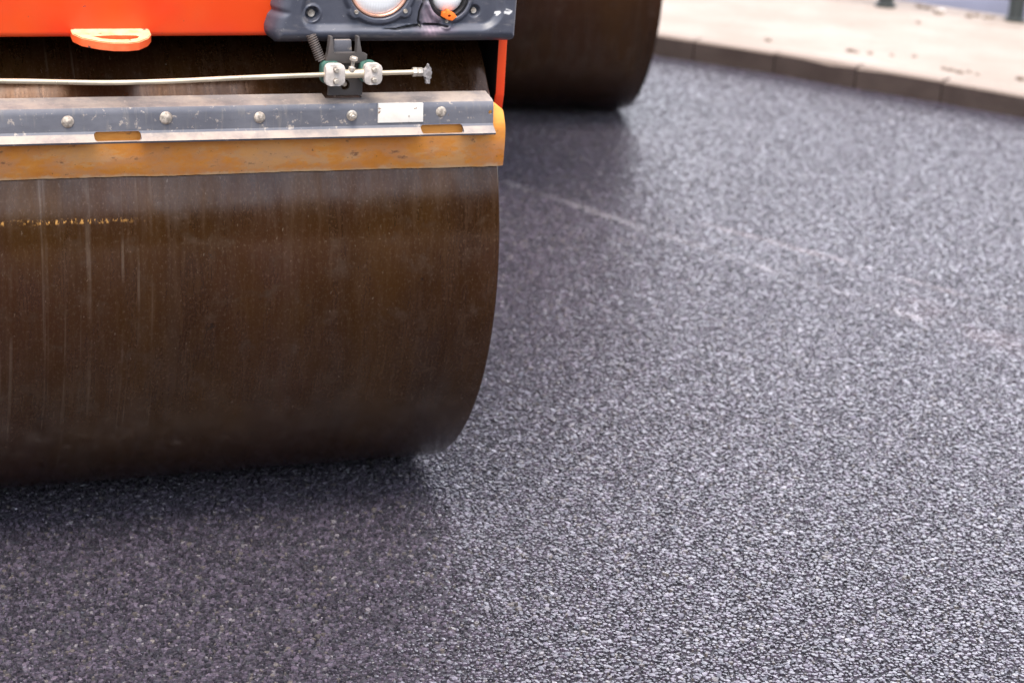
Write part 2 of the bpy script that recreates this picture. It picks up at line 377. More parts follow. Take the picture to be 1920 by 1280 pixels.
def boolean(o, cutters):
    bpy.context.view_layer.update()
    for cb in cutters:
        cme = bpy.data.meshes.new("cut"); bmesh.ops.recalc_face_normals(cb, faces=cb.faces); cb.to_mesh(cme); cb.free()
        co = bpy.data.objects.new("cut", cme); COL.objects.link(co); co.matrix_world = o.matrix_world
        md = o.modifiers.new("b", 'BOOLEAN'); md.operation = 'DIFFERENCE'; md.object = co; md.solver = 'EXACT'
        bpy.context.view_layer.update()
        ev = o.evaluated_get(bpy.context.evaluated_depsgraph_get())
        me = bpy.data.meshes.new_from_object(ev)
        o.modifiers.clear(); o.data = me; bpy.data.objects.remove(co)
def flat_by_angle(o, ang=30):
    bm = bmesh.new(); bm.from_mesh(o.data); a = R(ang)
    for f in bm.faces: f.smooth = True
    for e in bm.edges: e.smooth = not (len(e.link_faces) == 2 and e.calc_face_angle(0) > a)
    bm.to_mesh(o.data); bm.free()

# ------------------------------------------------------------------ ground, road, kerb, pavement
def struct(o, kind='structure'): o["kind"] = kind; return o
def sheet(name, pts, z, mat):
    me = bpy.data.meshes.new(name); me.from_pydata([(x, y, z) for x, y in pts], [], [tuple(range(len(pts)))]); me.update()
    return struct(link(name, me, mat, smooth=False))
sheet("ground", [(-900, -900), (900, -900), (900, 900), (-900, 900)], -.02, "ground")
def crv(pts, n=12):
    out = []
    P = [np.array(q, float) for q in pts]; P = [2 * P[0] - P[1]] + P + [2 * P[-1] - P[-2]]
    for i in range(1, len(P) - 2):
        for t in np.linspace(0, 1, n, endpoint=False):
            a, b, c, d = P[i - 1:i + 3]
            out.append(.5 * ((2 * b) + (-a + c) * t + (2 * a - 5 * b + 4 * c - d) * t * t + (-a + 3 * b - 3 * c + d) * t ** 3))
    out.append(P[-2]); return np.array(out)
kerb_line = crv([(-12, 11.4), (-6, 11.25), (-2.2, 10.72), (-.6, 10.22), (.1, 9.93), (.635, 9.684), (1.151, 9.417), (1.464, 9.218), (1.833, 9.002), (2.191, 8.763), (2.62, 8.44), (3.3, 7.85), (4.4, 6.6), (5.4, 4.6), (6.1, 1.5), (6.3, -3)])
road_pts = [tuple(q) for q in kerb_line] + [(6.3, -14), (-30, -14), (-30, 11.5)]
def build_road():
    """the bitumen sheet and, in the part in view, the stones rolled into its surface: one mesh"""
    zb = -.0055
    bx, by, scl = [], [], []
    for (ya, yb, d, nv) in ((2.3, 6.2, .0083, 0), (6.2, 10.6, .0092, 1)):
        ny = int((yb - ya) / (d * .866)); ys = ya + np.arange(ny) * d * .866
        for i, y in enumerate(ys):
            xa, xb = -.33 * y - .45, .31 * y + .65
            if y > 5.6: xa = max(xa, -1.3)
            n = int((xb - xa) / d); xs = xa + np.arange(n) * d + (d / 2 if i % 2 else 0)
            bx.append(xs); by.append(np.full(n, y)); scl.append(np.full(n, d / .0083))
    x = np.concatenate(bx); y = np.concatenate(by); sc = np.concatenate(scl)
    ky = np.interp(x, kerb_line[:, 0], kerb_line[:, 1]); keep = y < ky - .004
    x, y, sc = x[keep], y[keep], sc[keep]; N = len(x)
    x = x + rng.normal(0, .0026, N) * sc; y = y + rng.normal(0, .0026, N) * sc
    rad = np.clip(rng.lognormal(math.log(.0043), .34, N), .0018, .0088) * sc
    asp = rng.uniform(.68, 1.0, N); th = rng.uniform(0, math.pi, N); ct, st = np.cos(th), np.sin(th)
    top = np.clip(rng.normal(-.0008, .0012, N), -.0046, .0006)          # rolled level, a few sunk
    tx, ty = rng.normal(0, .10, N) * np.clip(1.6 - y / 10, .5, 1.1), rng.normal(0, .10, N) * np.clip(1.6 - y / 10, .5, 1.1)             # tilt of the flat top
    K = 6; ang = np.linspace(0, 2 * math.pi, K, endpoint=False)
    V = np.zeros((N, 2 * K + 1, 3), np.float32)
    jr = rng.uniform(.78, 1.18, (N, K)); ja = rng.normal(0, .13, (N, K))
    V[:, 0] = np.stack([x, y, top], 1)
    for ring, (f, dz) in enumerate(((.80, 0), (1.0, None))):
        a = ang[None] + ja; rr = rad[:, None] * jr * f
        lx, ly = rr * np.cos(a), rr * np.sin(a) * asp[:, None]
        gx, gy = lx * ct[:, None] - ly * st[:, None], lx * st[:, None] + ly * ct[:, None]
        z = top[:, None] + gx * tx[:, None] + gy * ty[:, None] + rng.normal(0, .00020, (N, K)) if ring == 0 else np.full((N, K), zb - .0004)
        sl = slice(1 + ring * K, 1 + (ring + 1) * K)
        V[:, sl, 0] = x[:, None] + gx; V[:, sl, 1] = y[:, None] + gy; V[:, sl, 2] = z
    V[:, 0, 2] += .0003
    tri = np.array([(0, 1 + i, 1 + (i + 1) % K) for i in range(K)]); quad = np.array([(1 + i, 1 + K + i, 1 + K + (i + 1) % K, 1 + (i + 1) % K) for i in range(K)])
    off = (np.arange(N) * (2 * K + 1))[:, None, None]
    T = (tri[None] + off).reshape(-1); Q = (quad[None] + off).reshape(-1)
    nv = N * (2 * K + 1); np_ = len(road_pts)
    base = np.array([(a, b, zb) for a, b in road_pts], np.float32)
    me = bpy.data.meshes.new("road")
    co = np.concatenate([V.reshape(-1, 3), base]); me.vertices.add(len(co)); me.vertices.foreach_set("co", co.ravel())
    loops = np.concatenate([T, Q, nv + np.arange(np_)]).astype(np.int32)
    me.loops.add(len(loops)); me.loops.foreach_set("vertex_index", loops)
    nt, nq = N * K, N * K
    starts = np.concatenate([np.arange(nt) * 3, nt * 3 + np.arange(nq) * 4, [nt * 3 + nq * 4]]).astype(np.int32)
    me.polygons.add(nt + nq + 1); me.polygons.foreach_set("loop_start", starts)
    me.materials.append(M["stone"]); me.materials.append(M["asphalt"])
    mi = np.zeros(nt + nq + 1, np.int32); mi[-1] = 1; me.polygons.foreach_set("material_index", mi)
    sm = np.ones(nt + nq + 1, bool); sm[:] = False; me.polygons.foreach_set("use_smooth", sm)
    me.update(calc_edges=True)
    o = bpy.data.objects.new("road", me); COL.objects.link(o); o["kind"] = "structure"
    return o
build_road()
# resample kerb to stones of about 0.42 m
seg = np.hypot(*np.diff(kerb_line, axis=0).T); acc = np.concatenate([[0], np.cumsum(seg)])
def at_len(s):
    return np.array([np.interp(s, acc, kerb_line[:, 0]), np.interp(s, acc, kerb_line[:, 1])])
def nrm_at(s):
    t = at_len(s + .02) - at_len(s - .02); t /= np.hypot(*t); return np.array([-t[1], t[0]])   # away from the road
KH, KW, JL = .098, .10, .415
s_ref = min(acc, key=lambda s: np.hypot(*(at_len(s) - np.array([1.151, 9.417]))))
bm = bmesh.new(); s = s_ref - JL * int(s_ref / JL)
while s + JL < acc[-1] - .1:
    dz = rng.uniform(-.003, .003); dn = rng.uniform(-.004, .004)
    ring = []
    for j in range(4):
        t = s + .004 + (JL - .008) * j / 3; q = at_len(max(.03, t)); n = nrm_at(max(.03, t))
        ch = .010 + (.012 if rng.random() < .25 else 0) * rng.random()
        pr = [(dn, -.05), (dn, KH + dz - ch), (dn + ch, KH + dz), (KW, KH + dz), (KW, -.05)]
        ring.append([bm.verts.new((q[0] + n[0] * a, q[1] + n[1] * a, z)) for a, z in pr])
    for a, b in zip(ring, ring[1:]):
        for i in range(5): bm.faces.new((a[i], b[i], b[(i + 1) % 5], a[(i + 1) % 5]))
    bm.faces.new(ring[0]); bm.faces.new(ring[-1][::-1])
    s += JL
struct(from_bm("kerb", bm, "kerb", smooth=False))
# a dark bedding strip seen only in the joints
bm = bmesh.new(); prev = None
for s in np.arange(.05, acc[-1] - .05, .2):
    q, n = at_len(s), nrm_at(s)
    cur = [bm.verts.new((*(q + n * .012), -.05)), bm.verts.new((*(q + n * .012), KH - .014)), bm.verts.new((*(q + n * .095), KH - .014))]
    if prev:
        for i in range(2): bm.faces.new((prev[i], cur[i], cur[i + 1], prev[i + 1]))
    prev = cur
struct(from_bm("kerb_mortar", bm, "kerb", smooth=False))
# pavement behind the kerb, its far edge running under the railing
far_a, far_b = np.array([2.043, 11.26]), np.array([2.65, 10.912]); fd = (far_b - far_a) / np.hypot(*(far_b - far_a))
inner = [tuple(at_len(s) + nrm_at(s) * (KW - .003)) for s in np.arange(.05, acc[-1] - .05, .15)]
edge0 = far_a - fd * 14; edge1 = far_a + fd * 14
pv = inner + [(14, -3), tuple(edge1), tuple(edge0)]
sheet("pavement", pv, KH - .003, "pave")
fn = np.array([-fd[1], fd[0]])
if fn[1] < 0: fn = -fn
sheet("side_street", [tuple(edge0), tuple(edge1), tuple(edge1 + fn * 40), tuple(edge0 + fn * 40)], .055, "far")
bm = bmesh.new()
a = [bm.verts.new((*edge0, KH - .003)), bm.verts.new((*edge1, KH - .003)), bm.verts.new((*edge1, .02)), bm.verts.new((*edge0, .02))]
bm.faces.new(a); struct(from_bm("pavement_edge", bm, "pave", smooth=False))

# ------------------------------------------------------------------ railing on the pavement
fence = bpy.data.objects.new("metal_railing", None); COL.objects.link(fence)
p0, p1 = np.array([1.916, 11.017]), np.array([2.578, 10.803])
fence.location = (*p0, KH)
fence["label"] = "dark green metal railing on round posts along the far edge of the pale pavement"; fence["category"] = "railing"
step = p1 - p0; L = np.hypot(*step); sd_ = step / L
for i in range(-1, 5):
    q = step * i
    bm = bmesh.new()
    lathe(bm, [(0, 0), (.058, 0), (.058, .012), (.047, .018), (.042, .03), (.042, 1.0), (.036, 1.02), (0, 1.03)], (q[0], q[1], -.003), (0, 0, 1), 20)
    from_bm("post", bm, "post", fence)
for z, r in ((.125, .016), (.55, .012), (.92, .02)):
    bm = bmesh.new()
    q0, q1 = step * -1, step * 4
    tube(bm, [(q0[0], q0[1], z), (q1[0], q1[1], z)], r, 10)
    from_bm("rail", bm, "post", fence)

# ------------------------------------------------------------------ crumbs of dirt on the pavement
def clod(x, y, r, mat, label, name="dirt_clod", flat=.55, cat="dirt"):
    bm = bmesh.new(); bmesh.ops.create_icosphere(bm, subdivisions=3, radius=1)
    sd = rng.uniform(0, 50, 3); el = rng.uniform(.8, 1.5); th = rng.uniform(0, math.pi)
    for v in bm.verts:
        c = v.co; n = math.sin(c.x * 3 + sd[0]) * math.sin(c.y * 4 + sd[1]) * math.sin(c.z * 3.5 + sd[2]) + .4 * math.sin(9 * c.x + sd[1]) * math.sin(8 * c.y + sd[2])
        f = 1 + .35 * n
        px, py = c.x * f * r * el, c.y * f * r
        v.co = Vector((px * math.cos(th) - py * math.sin(th), px * math.sin(th) + py * math.cos(th), c.z * f * r * flat + r * flat * .6))
    o = from_bm(name, bm, mat); o.location = (x, y, KH - .004)
    o["label"] = label; o["category"] = cat; o["group"] = "crumbs of dirt on the pavement"
    return o
clod(1.148, 9.739, .016, "clod", "lone tan crumb of dirt near the kerb, closest to the rear drum")
clod(1.529, 9.591, .017, "leafdirt", "dark reddish brown clump of dirt lying in the middle of the pavement")
for x, y, r in ((1.555, 9.575, .012), (1.62, 9.567, .013), (1.721, 9.547, .010), (1.83, 9.556, .012)):
    clod(x, y, r, "clod", "small brown crumb in the loose row right of the dark reddish clump")
for x, y, r in ((1.921, 9.287, .014), (1.950, 9.262, .014), (1.982, 9.219, .017), (2.03, 9.25, .012), (2.06, 9.20, .010)):
    clod(x, y, r, "clod", "flat brown crumb in the streak of dirt close to the kerb edge")
clod(2.243, 9.142, .018, "leafdirt", "dark brown crumb beside the kerb at the right end of the pavement")
for x, y, r in ((2.115, 11.074, .022), (2.15, 11.03, .020), (2.182, 10.876, .020), (2.20, 10.93, .016), (2.337, 10.835, .020), (2.432, 10.833, .018), (2.39, 10.87, .016), (2.47, 10.85, .014)):
    clod(x, y, r, "clod", "brown crumb swept up at the foot of the railing between two posts")
clod(2.215, 10.99, .020, "label", "white scrap lying among the brown crumbs under the railing", "paper_scrap", .3, "litter")
clod(2.015, 10.537, .014, "clod", "pale tan crumb out on the clean pavement below the left railing post")

# ------------------------------------------------------------------ the road roller
C1, PS1 = Vector((-.24917, 4.55338, 0)), .36328
C2, PS2 = Vector((.37673, 8.49406, 0)), .21927
roller = bpy.data.objects.new("road_roller", None); COL.objects.link(roller)
roller.location = C1; roller.rotation_euler = (0, 0, PS1)
roller["label"] = "orange tandem road roller with two smooth rusty steel drums on fresh asphalt"; roller["category"] = "road roller"
bpy.context.view_layer.update()
REAR = (Matrix.Translation(C1) @ Matrix.Rotation(PS1, 4, 'Z')).inverted() @ (Matrix.Translation(C2) @ Matrix.Rotation(PS2, 4, 'Z'))
DW, DR = 1.68, .6

def drum_mesh():
    bm = bmesh.new()
    prof = [(.30, .30), (.555, .26), (.570, .02), (.572, .004), (.574, .001), (.594, 0.), (.5975, .0008), (.5993, .003), (.6, .008)]
    full = prof + [(.6, DW * t) for t in np.linspace(.02, .98, 13)] + [(r, DW - h) for r, h in prof[::-1]]
    full = [(0, .30)] + full + [(0, DW - .30)]
    lathe(bm, full, (0, 0, 0), (-1, 0, 0), 256)
    return bm
drum = from_bm("drum", drum_mesh(), "drum", roller, angle=28); drum.location = (0, 0, DR - .001)
drum2 = drum.copy(); COL.objects.link(drum2); drum2.parent = roller
drum2.matrix_local = REAR @ Matrix.Translation((0, 0, DR - .001)) @ Matrix.Rotation(R(140), 4, 'X')

# side plates carrying the drum, hull over it
def fork_bm(u0, u1):
    bm = bmesh.new()
    pr = [(.47, 1.24), (.47, .945), (.455, .895), (.43, .84), (.30, .62), (.14, .44), (-.14, .44), (-.30, .62), (-.43, .84), (-.47, .945), (-.47, 1.24)]
    prism(bm, pr, u0, u1, .003, 2)
    return bm
def shade_grime(o, test):  # darkens plate inner faces and hull underside: painted shade plus oily dirt
    o.data.materials.append(M['shade_grime'])
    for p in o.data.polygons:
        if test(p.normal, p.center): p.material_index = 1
def hull_bm(u0, u1, top=0.0):
    bm = bmesh.new()
    pr = [(.521, 1.080), (.535, 1.62 - top), (.44, 1.70 - top), (-.62, 1.60 - top), (-.62, 1.235), (.37, 1.235), (.475, 1.080)]
    prism(bm, pr, u0, u1, .012, 3)
    return bm
for M_, tag in ((Matrix.Identity(4), 0), (REAR, 1)):
    fl = Matrix.Rotation(math.pi, 4, 'Z') if tag else Matrix.Identity(4)
    for (a, b) in ((.017, .037), (-DW - .037, -DW - .017)):
        o = from_bm("side_plate", fork_bm(a, b), "orange", roller); o.matrix_local = M_
        shade_grime(o, (lambda n, c: n.x < -.9) if a > 0 else (lambda n, c: n.x > .9))
    o = from_bm("hull", hull_bm(-DW - .015, .015, .2 * tag), "orange", roller)
    shade_grime(o, lambda n, c: n.z < -.9 or (n.y > .3 and c.z < 1.24))
    o.matrix_local = M_ if not tag else REAR @ Matrix.Translation((-DW, 0, 0)) @ fl
# chassis joint between the two halves
bm = bmesh.new(); prism(bm, [(-.6, 1.38), (-.6, .92), (-1.95, .85), (-1.95, 1.30)], -1.12, -.56, .02)
from_bm("front_chassis", bm, "orange", roller)
bm = bmesh.new(); prism(bm, [(.6, 1.38), (.6, .95), (1.75, .85), (1.75, 1.30)], -1.12, -.56, .02)
o = from_bm("rear_chassis", bm, "frame", roller); o.matrix_local = REAR
jm = (Vector((-.84, 1.9, 0)) + (REAR @ Vector((-.84, -1.75, 0)))) / 2
bm = bmesh.new(); lathe(bm, [(0, .70), (.13, .70), (.13, 1.42), (0, 1.42)], (jm.x, jm.y, 0), (0, 0, 1), 32)
from_bm("steering_joint", bm, "frame", roller)

# tow hook under the hull front
def hook():
    out = [(-.8585, .512), (-.8585, .548), (-.845, .572), (-.815, .592), (-.79, .601), (-.765, .602), (-.742, .596), (-.722, .575), (-.712, .552), (-.711, .512)]
    bm = bmesh.new(); a, b = [], []
    zt = lambda v: 1.0985 - (v - .512) * .14
    for u, v in out: a.append(bm.verts.new(Pt(u, v, zt(v)))); b.append(bm.verts.new(Pt(u, v, zt(v) - .0165)))
    n = len(out); bm.faces.new(a); bm.faces.new(b[::-1])
    for i in range(n): bm.faces.new((a[i], b[i], b[(i + 1) % n], a[(i + 1) % n]))
    es = [e for f in list(bm.faces)[:2] for e in f.edges]
    bmesh.ops.bevel(bm, geom=es, offset=.0015, segments=2, affect='EDGES')
    o = from_bm("tow_hook", bm, "hook", roller)
    cb = bmesh.new(); hole = [(-.825, .562), (-.808, .577), (-.782, .5825), (-.757, .5825), (-.742, .576), (-.737, .566), (-.742, .560), (-.78, .5585)]
    a = [cb.verts.new(Pt(u, v, 1.2)) for u, v in hole]; b = [cb.verts.new(Pt(u, v, .98)) for u, v in hole]
    cb.faces.new(a); cb.faces.new(b[::-1])
    for i in range(len(hole)): cb.faces.new((a[i], b[i], b[(i + 1) % len(hole)], a[(i + 1) % len(hole)]))
    boolean(o, [cb]); flat_by_angle(o)
hook()

# ---- grey light panel: a moulded height field
def panel():
    uL, uR, z0, z1, st = -.497, .026, 1.070, 1.34, .0016
    nu, nz = int((uR - uL) / st) + 1, int((z1 - z0) / st) + 1
    a = np.linspace(0, 1, nu)[None, :].repeat(nz, 0); b = np.linspace(0, 1, nz)[:, None].repeat(nu, 1)
    Z = z0 + (z1 - z0) * b
    # outline: left edge leans right going up, corners rounded
    left = -.488 + .30 * np.clip(Z - 1.105, 0, 1) * .9 + .006 * np.exp(-((Z - 1.135) / .006) ** 2)
    right = .0225 + .02 * np.clip(Z - 1.08, 0, .2)
    rc = .024; k = np.clip((z0 + .006 + rc - Z) / rc, 0, 1); left = left + rc * (1 - np.sqrt(1 - k ** 2 * .999))
    rc = .013; k = np.clip((z0 + .006 + rc - Z) / rc, 0, 1); right = right - rc * (1 - np.sqrt(1 - k ** 2 * .999))
    U = left + (right - left) * a
    Zb = Z
    sm = lambda x: x * x * (3 - 2 * x)
    def rise(d, r): # quarter-round
        t = np.clip(d / r, 0, 1); return np.sqrt(np.clip(1 - (1 - t) ** 2, 0, 1))
    dl, dr, db = U - left, right - U, Z - (z0 + .002)
    V = .518 + .056 * np.minimum(np.minimum(rise(dl, .030), rise(dr, .018)), rise(db, .026))
    # recessed field
    cu0, cu1, cz0, r = -.431 , -.018, 1.106, .040
    cu0 = cu0 + .25 * np.clip(Z - 1.106, 0, 1)
    qx = np.maximum(np.maximum(cu0 + r - U, U - (cu1 - r)), 0); qz = np.maximum(cz0 + r - Z, 0)
    d_in = r - np.hypot(qx, qz)
    d_in = np.where((qx == 0) & (qz == 0), np.minimum(np.minimum(U - cu0, cu1 - U), Z - cz0), d_in)
    V -= .011 * sm(np.clip(d_in / .016 + .5, 0, 1))
    # headlamp bosses (raised) with ears, bolt wells
    def disc(cu, cz, r0, r1): return sm(np.clip((r1 - np.hypot(U - cu, Z - cz)) / (r1 - r0), 0, 1))
    boss = np.maximum.reduce([disc(-.269, 1.187, .071, .080), disc(-.317, 1.1375, .011, .018), disc(-.2175, 1.139, .011, .018)])
    V += .009 * boss
    boss2 = np.maximum.reduce([disc(-.127, 1.163, .046, .054), disc(-.131, 1.1165, .010, .018)])
    V += .007 * boss2
    V -= .03 * disc(-.269, 1.187, .0615, .064); V -= .03 * disc(-.127, 1.165, .040, .0425)
    V -= .011 * disc(-.403, 1.1325, .010, .0155) * (1 - 0); V -= .009 * disc(-.0715, 1.1375, .008, .0135)
    V += .003 * (disc(-.403, 1.1325, .015, .021) - disc(-.403, 1.1325, .010, .0155))
    # torn step left of the second lamp
    step = sm(np.clip((U + .182) / .002, 0, 1)) * sm(np.clip((-.140 - U) / .015, 0, 1)) * sm(np.clip((Z - 1.111) / .004, 0, 1)) * sm(np.clip((1.160 - Z) / .01, 0, 1))
    V += .005 * step
    # cracks
    wear = np.zeros((nz, nu, 4)); wear[..., 3] = 1
    def poly(pts, w):
        m = np.zeros_like(U)
        for (a0, b0, w0), (a1, b1, w1) in zip(pts, pts[1:]):
            ex, ez = a1 - a0, b1 - b0; t = np.clip(((U - a0) * ex + (Z - b0) * ez) / (ex * ex + ez * ez), 0, 1)
            d = np.hypot(U - a0 - t * ex, Z - b0 - t * ez); ww = w * (w0 + (w1 - w0) * t)
            m = np.maximum(m, np.clip((ww - d) / .0012 + .5, 0, 1))
        return m
    ck = poly([(-.262, 1.1045, .2), (-.235, 1.103, .7), (-.21, 1.107, 1.0), (-.184, 1.1095, .9)], .0021)
    ck = np.maximum(ck, poly([(-.1835, 1.108, 1.2), (-.187, 1.118, .9), (-.1855, 1.135, .8), (-.179, 1.155, .5), (-.178, 1.17, .4)], .002))
    ck = np.maximum(ck, poly([(-.176, 1.112, .7), (-.15, 1.111, .8), (-.128, 1.1075, .7)], .0022))
    V -= .006 * ck; wear[..., 2] = ck
    def nz_(sx, sz, ph):  # cheap value pattern
        return .5 + .25 * np.sin(U * sx + ph) * np.sin(Z * sz + 2 * ph) + .25 * np.sin(U * sx * 2.3 + Z * sz * .7 + 3 * ph)
    patch = np.clip(1.25 - np.abs(U + .163) / .020, 0, 1) * np.clip((1.162 - Z) / .02, 0, 1) * np.clip((Z - 1.082) / .01, 0, 1)
    patch = np.maximum(patch * (.35 + .65 * nz_(300, 400, 1.)), .55 * np.clip(1.2 - np.hypot((U + .15) / .045, (Z - 1.102) / .009), 0, 1))
    wear[..., 0] = np.clip(patch, 0, 1) * .75
    sc = np.maximum(poly([(-.027, 1.134, 1), (-.020, 1.1355, 1), (-.0245, 1.1295, .6)], .0022), poly([(-.010, 1.1365, 1), (-.002, 1.1350, 1.2), (.003, 1.1380, .8)], .0026))
    sc = np.maximum(sc, poly([(-.008, 1.143, .5), (.001, 1.140, .5)], .0016))
    wear[..., 1] = np.clip(sc * (.5 + nz_(2200, 2600, 2.)), 0, 1)
    co = np.stack([U, -V, Zb], -1).reshape(-1, 3)
    idx = np.arange(nu * nz).reshape(nz, nu)
    q = np.stack([idx[:-1, :-1], idx[:-1, 1:], idx[1:, 1:], idx[1:, :-1]], -1).reshape(-1, 4)
    # back wall so the panel has thickness
    nb = len(co); bord = np.concatenate([idx[0, :], idx[1:, -1], idx[-1, -2::-1], idx[-2:0:-1, 0]])
    back = co[bord].copy(); back[:, 1] = -.47
    co = np.concatenate([co, back]); nbd = len(bord)
    qs = [(bord[i], nb + i, nb + (i + 1) % nbd, bord[(i + 1) % nbd]) for i in range(nbd)]
    faces = np.concatenate([q, np.array(qs)])
    me = bpy.data.meshes.new("light_panel"); me.from_pydata(co.tolist(), [], faces.tolist()); me.update()
    ca = me.color_attributes.new("wear", 'FLOAT_COLOR', 'POINT')
    wc = np.zeros((len(co), 4), np.float32); wc[:nb] = wear.reshape(-1, 4); wc[:, 3] = 1
    ca.data.foreach_set("color", wc.ravel())
    return link("light_panel", me, "panel", roller)
pan = panel()
AX = (0, -1, 0)                                       # towards the camera
def disc_part(name, u, v, z, prof, mat, parent, seg=40, axis=AX):
    bm = bmesh.new(); lathe(bm, prof, Pt(u, v, z), axis, seg)
    return from_bm(name, bm, mat, parent)
hl = disc_part("headlight", -.269, .560, 1.187, [(0, .010), (.02, .0095), (.04, .007), (.052, .003), (.0575, -.002), (.058, -.02), (0, -.02)], "lens", pan, 64)
disc_part("headlight_ring", -.269, .560, 1.187, [(.0560, -.01), (.0560, .004), (.0580, .0065), (.0605, .0065), (.0632, .003), (.0632, -.01)], "bezel", pan, 64)
disc_part("indicator_light", -.127, .556, 1.165, [(0, .016), (.012, .015), (.022, .011), (.029, .005), (.0325, -.002), (.033, -.02), (0, -.02)], "lens", pan, 48)
disc_part("indicator_ring", -.127, .556, 1.165, [(.0325, -.012), (.0325, .006), (.036, .011), (.041, .010), (.0435, .004), (.0435, -.012)], "black", pan, 48)
def screw(u, v, z, r, parent, name="screw"):
    return disc_part(name, u, v, z, [(0, .002), (r * .35, .002), (r * .4, .0005), (r * .55, .0008), (r * .9, .0012), (r, 0), (r, -.006), (0, -.006)], "steel", parent, 16)
screw(-.317, .5745, 1.1375, .0042, pan); screw(-.2175, .5745, 1.139, .0042, pan); screw(-.131, .5715, 1.1185, .0038, pan)
screw(-.403, .556, 1.1325, .0075, pan); screw(-.0715, .558, 1.1375, .0060, pan)
# broken piece of orange lens left at the lamp's lower edge
bm = bmesh.new()
plate(bm, [(-.1430, 1.1285), (-.1405, 1.1365), (-.1345, 1.1375), (-.1335, 1.1425), (-.1285, 1.1425), (-.1270, 1.1385), (-.1205, 1.1375), (-.1125, 1.1295), (-.1215, 1.1205), (-.1320, 1.1225)], .560, .580, .0012)
o = from_bm("lens_fragment", bm, "broken", pan)
cb = bmesh.new(); plate(cb, [(-.1285 + .0032 * math.cos(t), 1.1305 + .0026 * math.sin(t)) for t in np.linspace(0, 6.283, 12, endpoint=False)], .55, .60); boolean(o, [cb]); flat_by_angle(o)

# ---- scraper beam: folded steel profile with two slots
def beam():
    th = .0045
    outer = [(.548, .9725), (.590, .9655), (.5975, .9625), (.6015, .957), (.6030, .950), (.6050, .919), (.6075, .9145), (.612, .9115), (.626, .9035)]
    v = np.array(outer); t = np.gradient(v, axis=0); t /= np.hypot(*t.T)[:, None]; nn = np.stack([-t[:, 1], t[:, 0]], 1)
    # inner side is towards the drum and down
    inner = v - th * np.where((nn[:, :1] * 1 + nn[:, 1:] * .5) > 0, 1, -1) * nn
    prof = [tuple(q) for q in outer] + [tuple(q) for q in inner[::-1]]
    bm = bmesh.new(); us = [-DW - .02] + [-.0335]
    prism(bm, prof, us[0], us[1])
    # tab at the right end of the lip
    o = from_bm("scraper_beam", bm, "beam", roller)
    cuts = []
    for a, b in ((-.8295, -.7415), (-.187, -.0985)):
        cb = bmesh.new(); pts = rrect(a, b, .9035, .9185, .006)
        plate(cb, pts, .52, .66); cuts.append(cb)
    cb = bmesh.new(); plate(cb, [(-.040 + .0042 * math.cos(t), .941 + .0042 * math.sin(t)) for t in np.linspace(0, 6.283, 14, endpoint=False)], .55, .63); cuts.append(cb)
    # clipped upper right corner and the notch under the bracket
    cb = bmesh.new(); plate(cb, [(-.372, .961), (-.300, .961), (-.300, .99), (-.380, .99)], .52, .5735); cuts.append(cb)
    boolean(o, cuts); flat_by_angle(o, 24)
    return o
bea = beam()
dome = lambda r, h: [(0, h), (r * .45, h * .9), (r * .75, h * .66), (r * .93, h * .32), (r, 0), (r, -.004), (0, -.004)]
def vweb(z): return .6030 + (.950 - z) * .065
for (u, z, r) in ((-.877, .9385, .0118), (-.693, .942, .0125), (-.512, .9395, .0113), (-1.08, .939, .0118), (-1.27, .940, .0118), (-1.46, .939, .0118), (-.144, .9435, .0108)):
    disc_part("bolt_head", u, vweb(z), z, dome(r, .0062 if u < -.2 else .0035), "rivet", bea, 28)
# hexagon nut with stud
bm = bmesh.new(); lathe(bm, [(0, -.003), (.0105, -.003), (.0105, .002), (.0078, .0035), (0, .0035)], Pt(-.328, vweb(.94), .940), AX, 24)
lathe(bm, [(.0078, .0025), (.0078, .0085), (.0065, .0098), (0, .0098)], Pt(-.328, vweb(.94), .940), AX, 6)
lathe(bm, [(.0042, .009), (.0042, .014), (.003, .0152), (0, .0152)], Pt(-.328, vweb(.94), .940), AX, 16)
from_bm("hex_nut", bm, "steel", bea, angle=25)
bm = bmesh.new(); plate(bm, [(-.275, .9245), (-.1815, .9245), (-.183, .9625), (-.275, .9630)], vweb(.943) - .003, vweb(.943) + .0032, .0006)
lab = from_bm("label_plate", bm, "label", bea)
lab["label"] = "blank white label plate"

# ---- orange rubber scraper flap pressed on the drum
def flap():
    prof = [(.5835, .959), (.5885, .947), (.5935, .925), (.5940, .905), (.5870, .872), (.5765, .843), (.5650, .8195)]
    pr = crv(prof, 5); nu = 240
    us = np.linspace(-DW - .02, .008, nu); rows = []
    co = []; 
    for j, (v, z) in enumerate(pr):
        w = j / (len(pr) - 1)
        for u in us:
            wob = w ** 2 * (.0006 * math.sin(u * 7.3 + 1) + .0009 * math.sin(u * 19 + 2)) 
            zz = z + w ** 6 * (.0005 * math.sin(u * 13) + .0003 * math.sin(u * 47 + 1 + 2 * math.sin(u * 11)) + .0003 * math.sin(u * 131 + 3 * math.sin(u * 29)))
            uu = u
            lim = .007 - .019 * (1 - w) - max(0, (z - .942)) * 1.05       # clipped top corner
            if u > lim: uu = lim
            co.append((uu, -(v + wob), zz))
    n = len(pr); idx = np.arange(n * nu).reshape(n, nu)
    q = np.stack([idx[:-1, :-1], idx[1:, :-1], idx[1:, 1:], idx[:-1, 1:]], -1).reshape(-1, 4)
    me = bpy.data.meshes.new("scraper_flap"); me.from_pydata(co, [], q.tolist()); me.update()
    bm = bmesh.new(); bm.from_mesh(me); bmesh.ops.remove_doubles(bm, verts=bm.verts, dist=1e-6); bmesh.ops.recalc_face_normals(bm, faces=bm.faces)
    bmesh.ops.solidify(bm, geom=bm.faces[:], thickness=.005)
    return from_bm("scraper_flap", bm, "flap", roller)
flap()

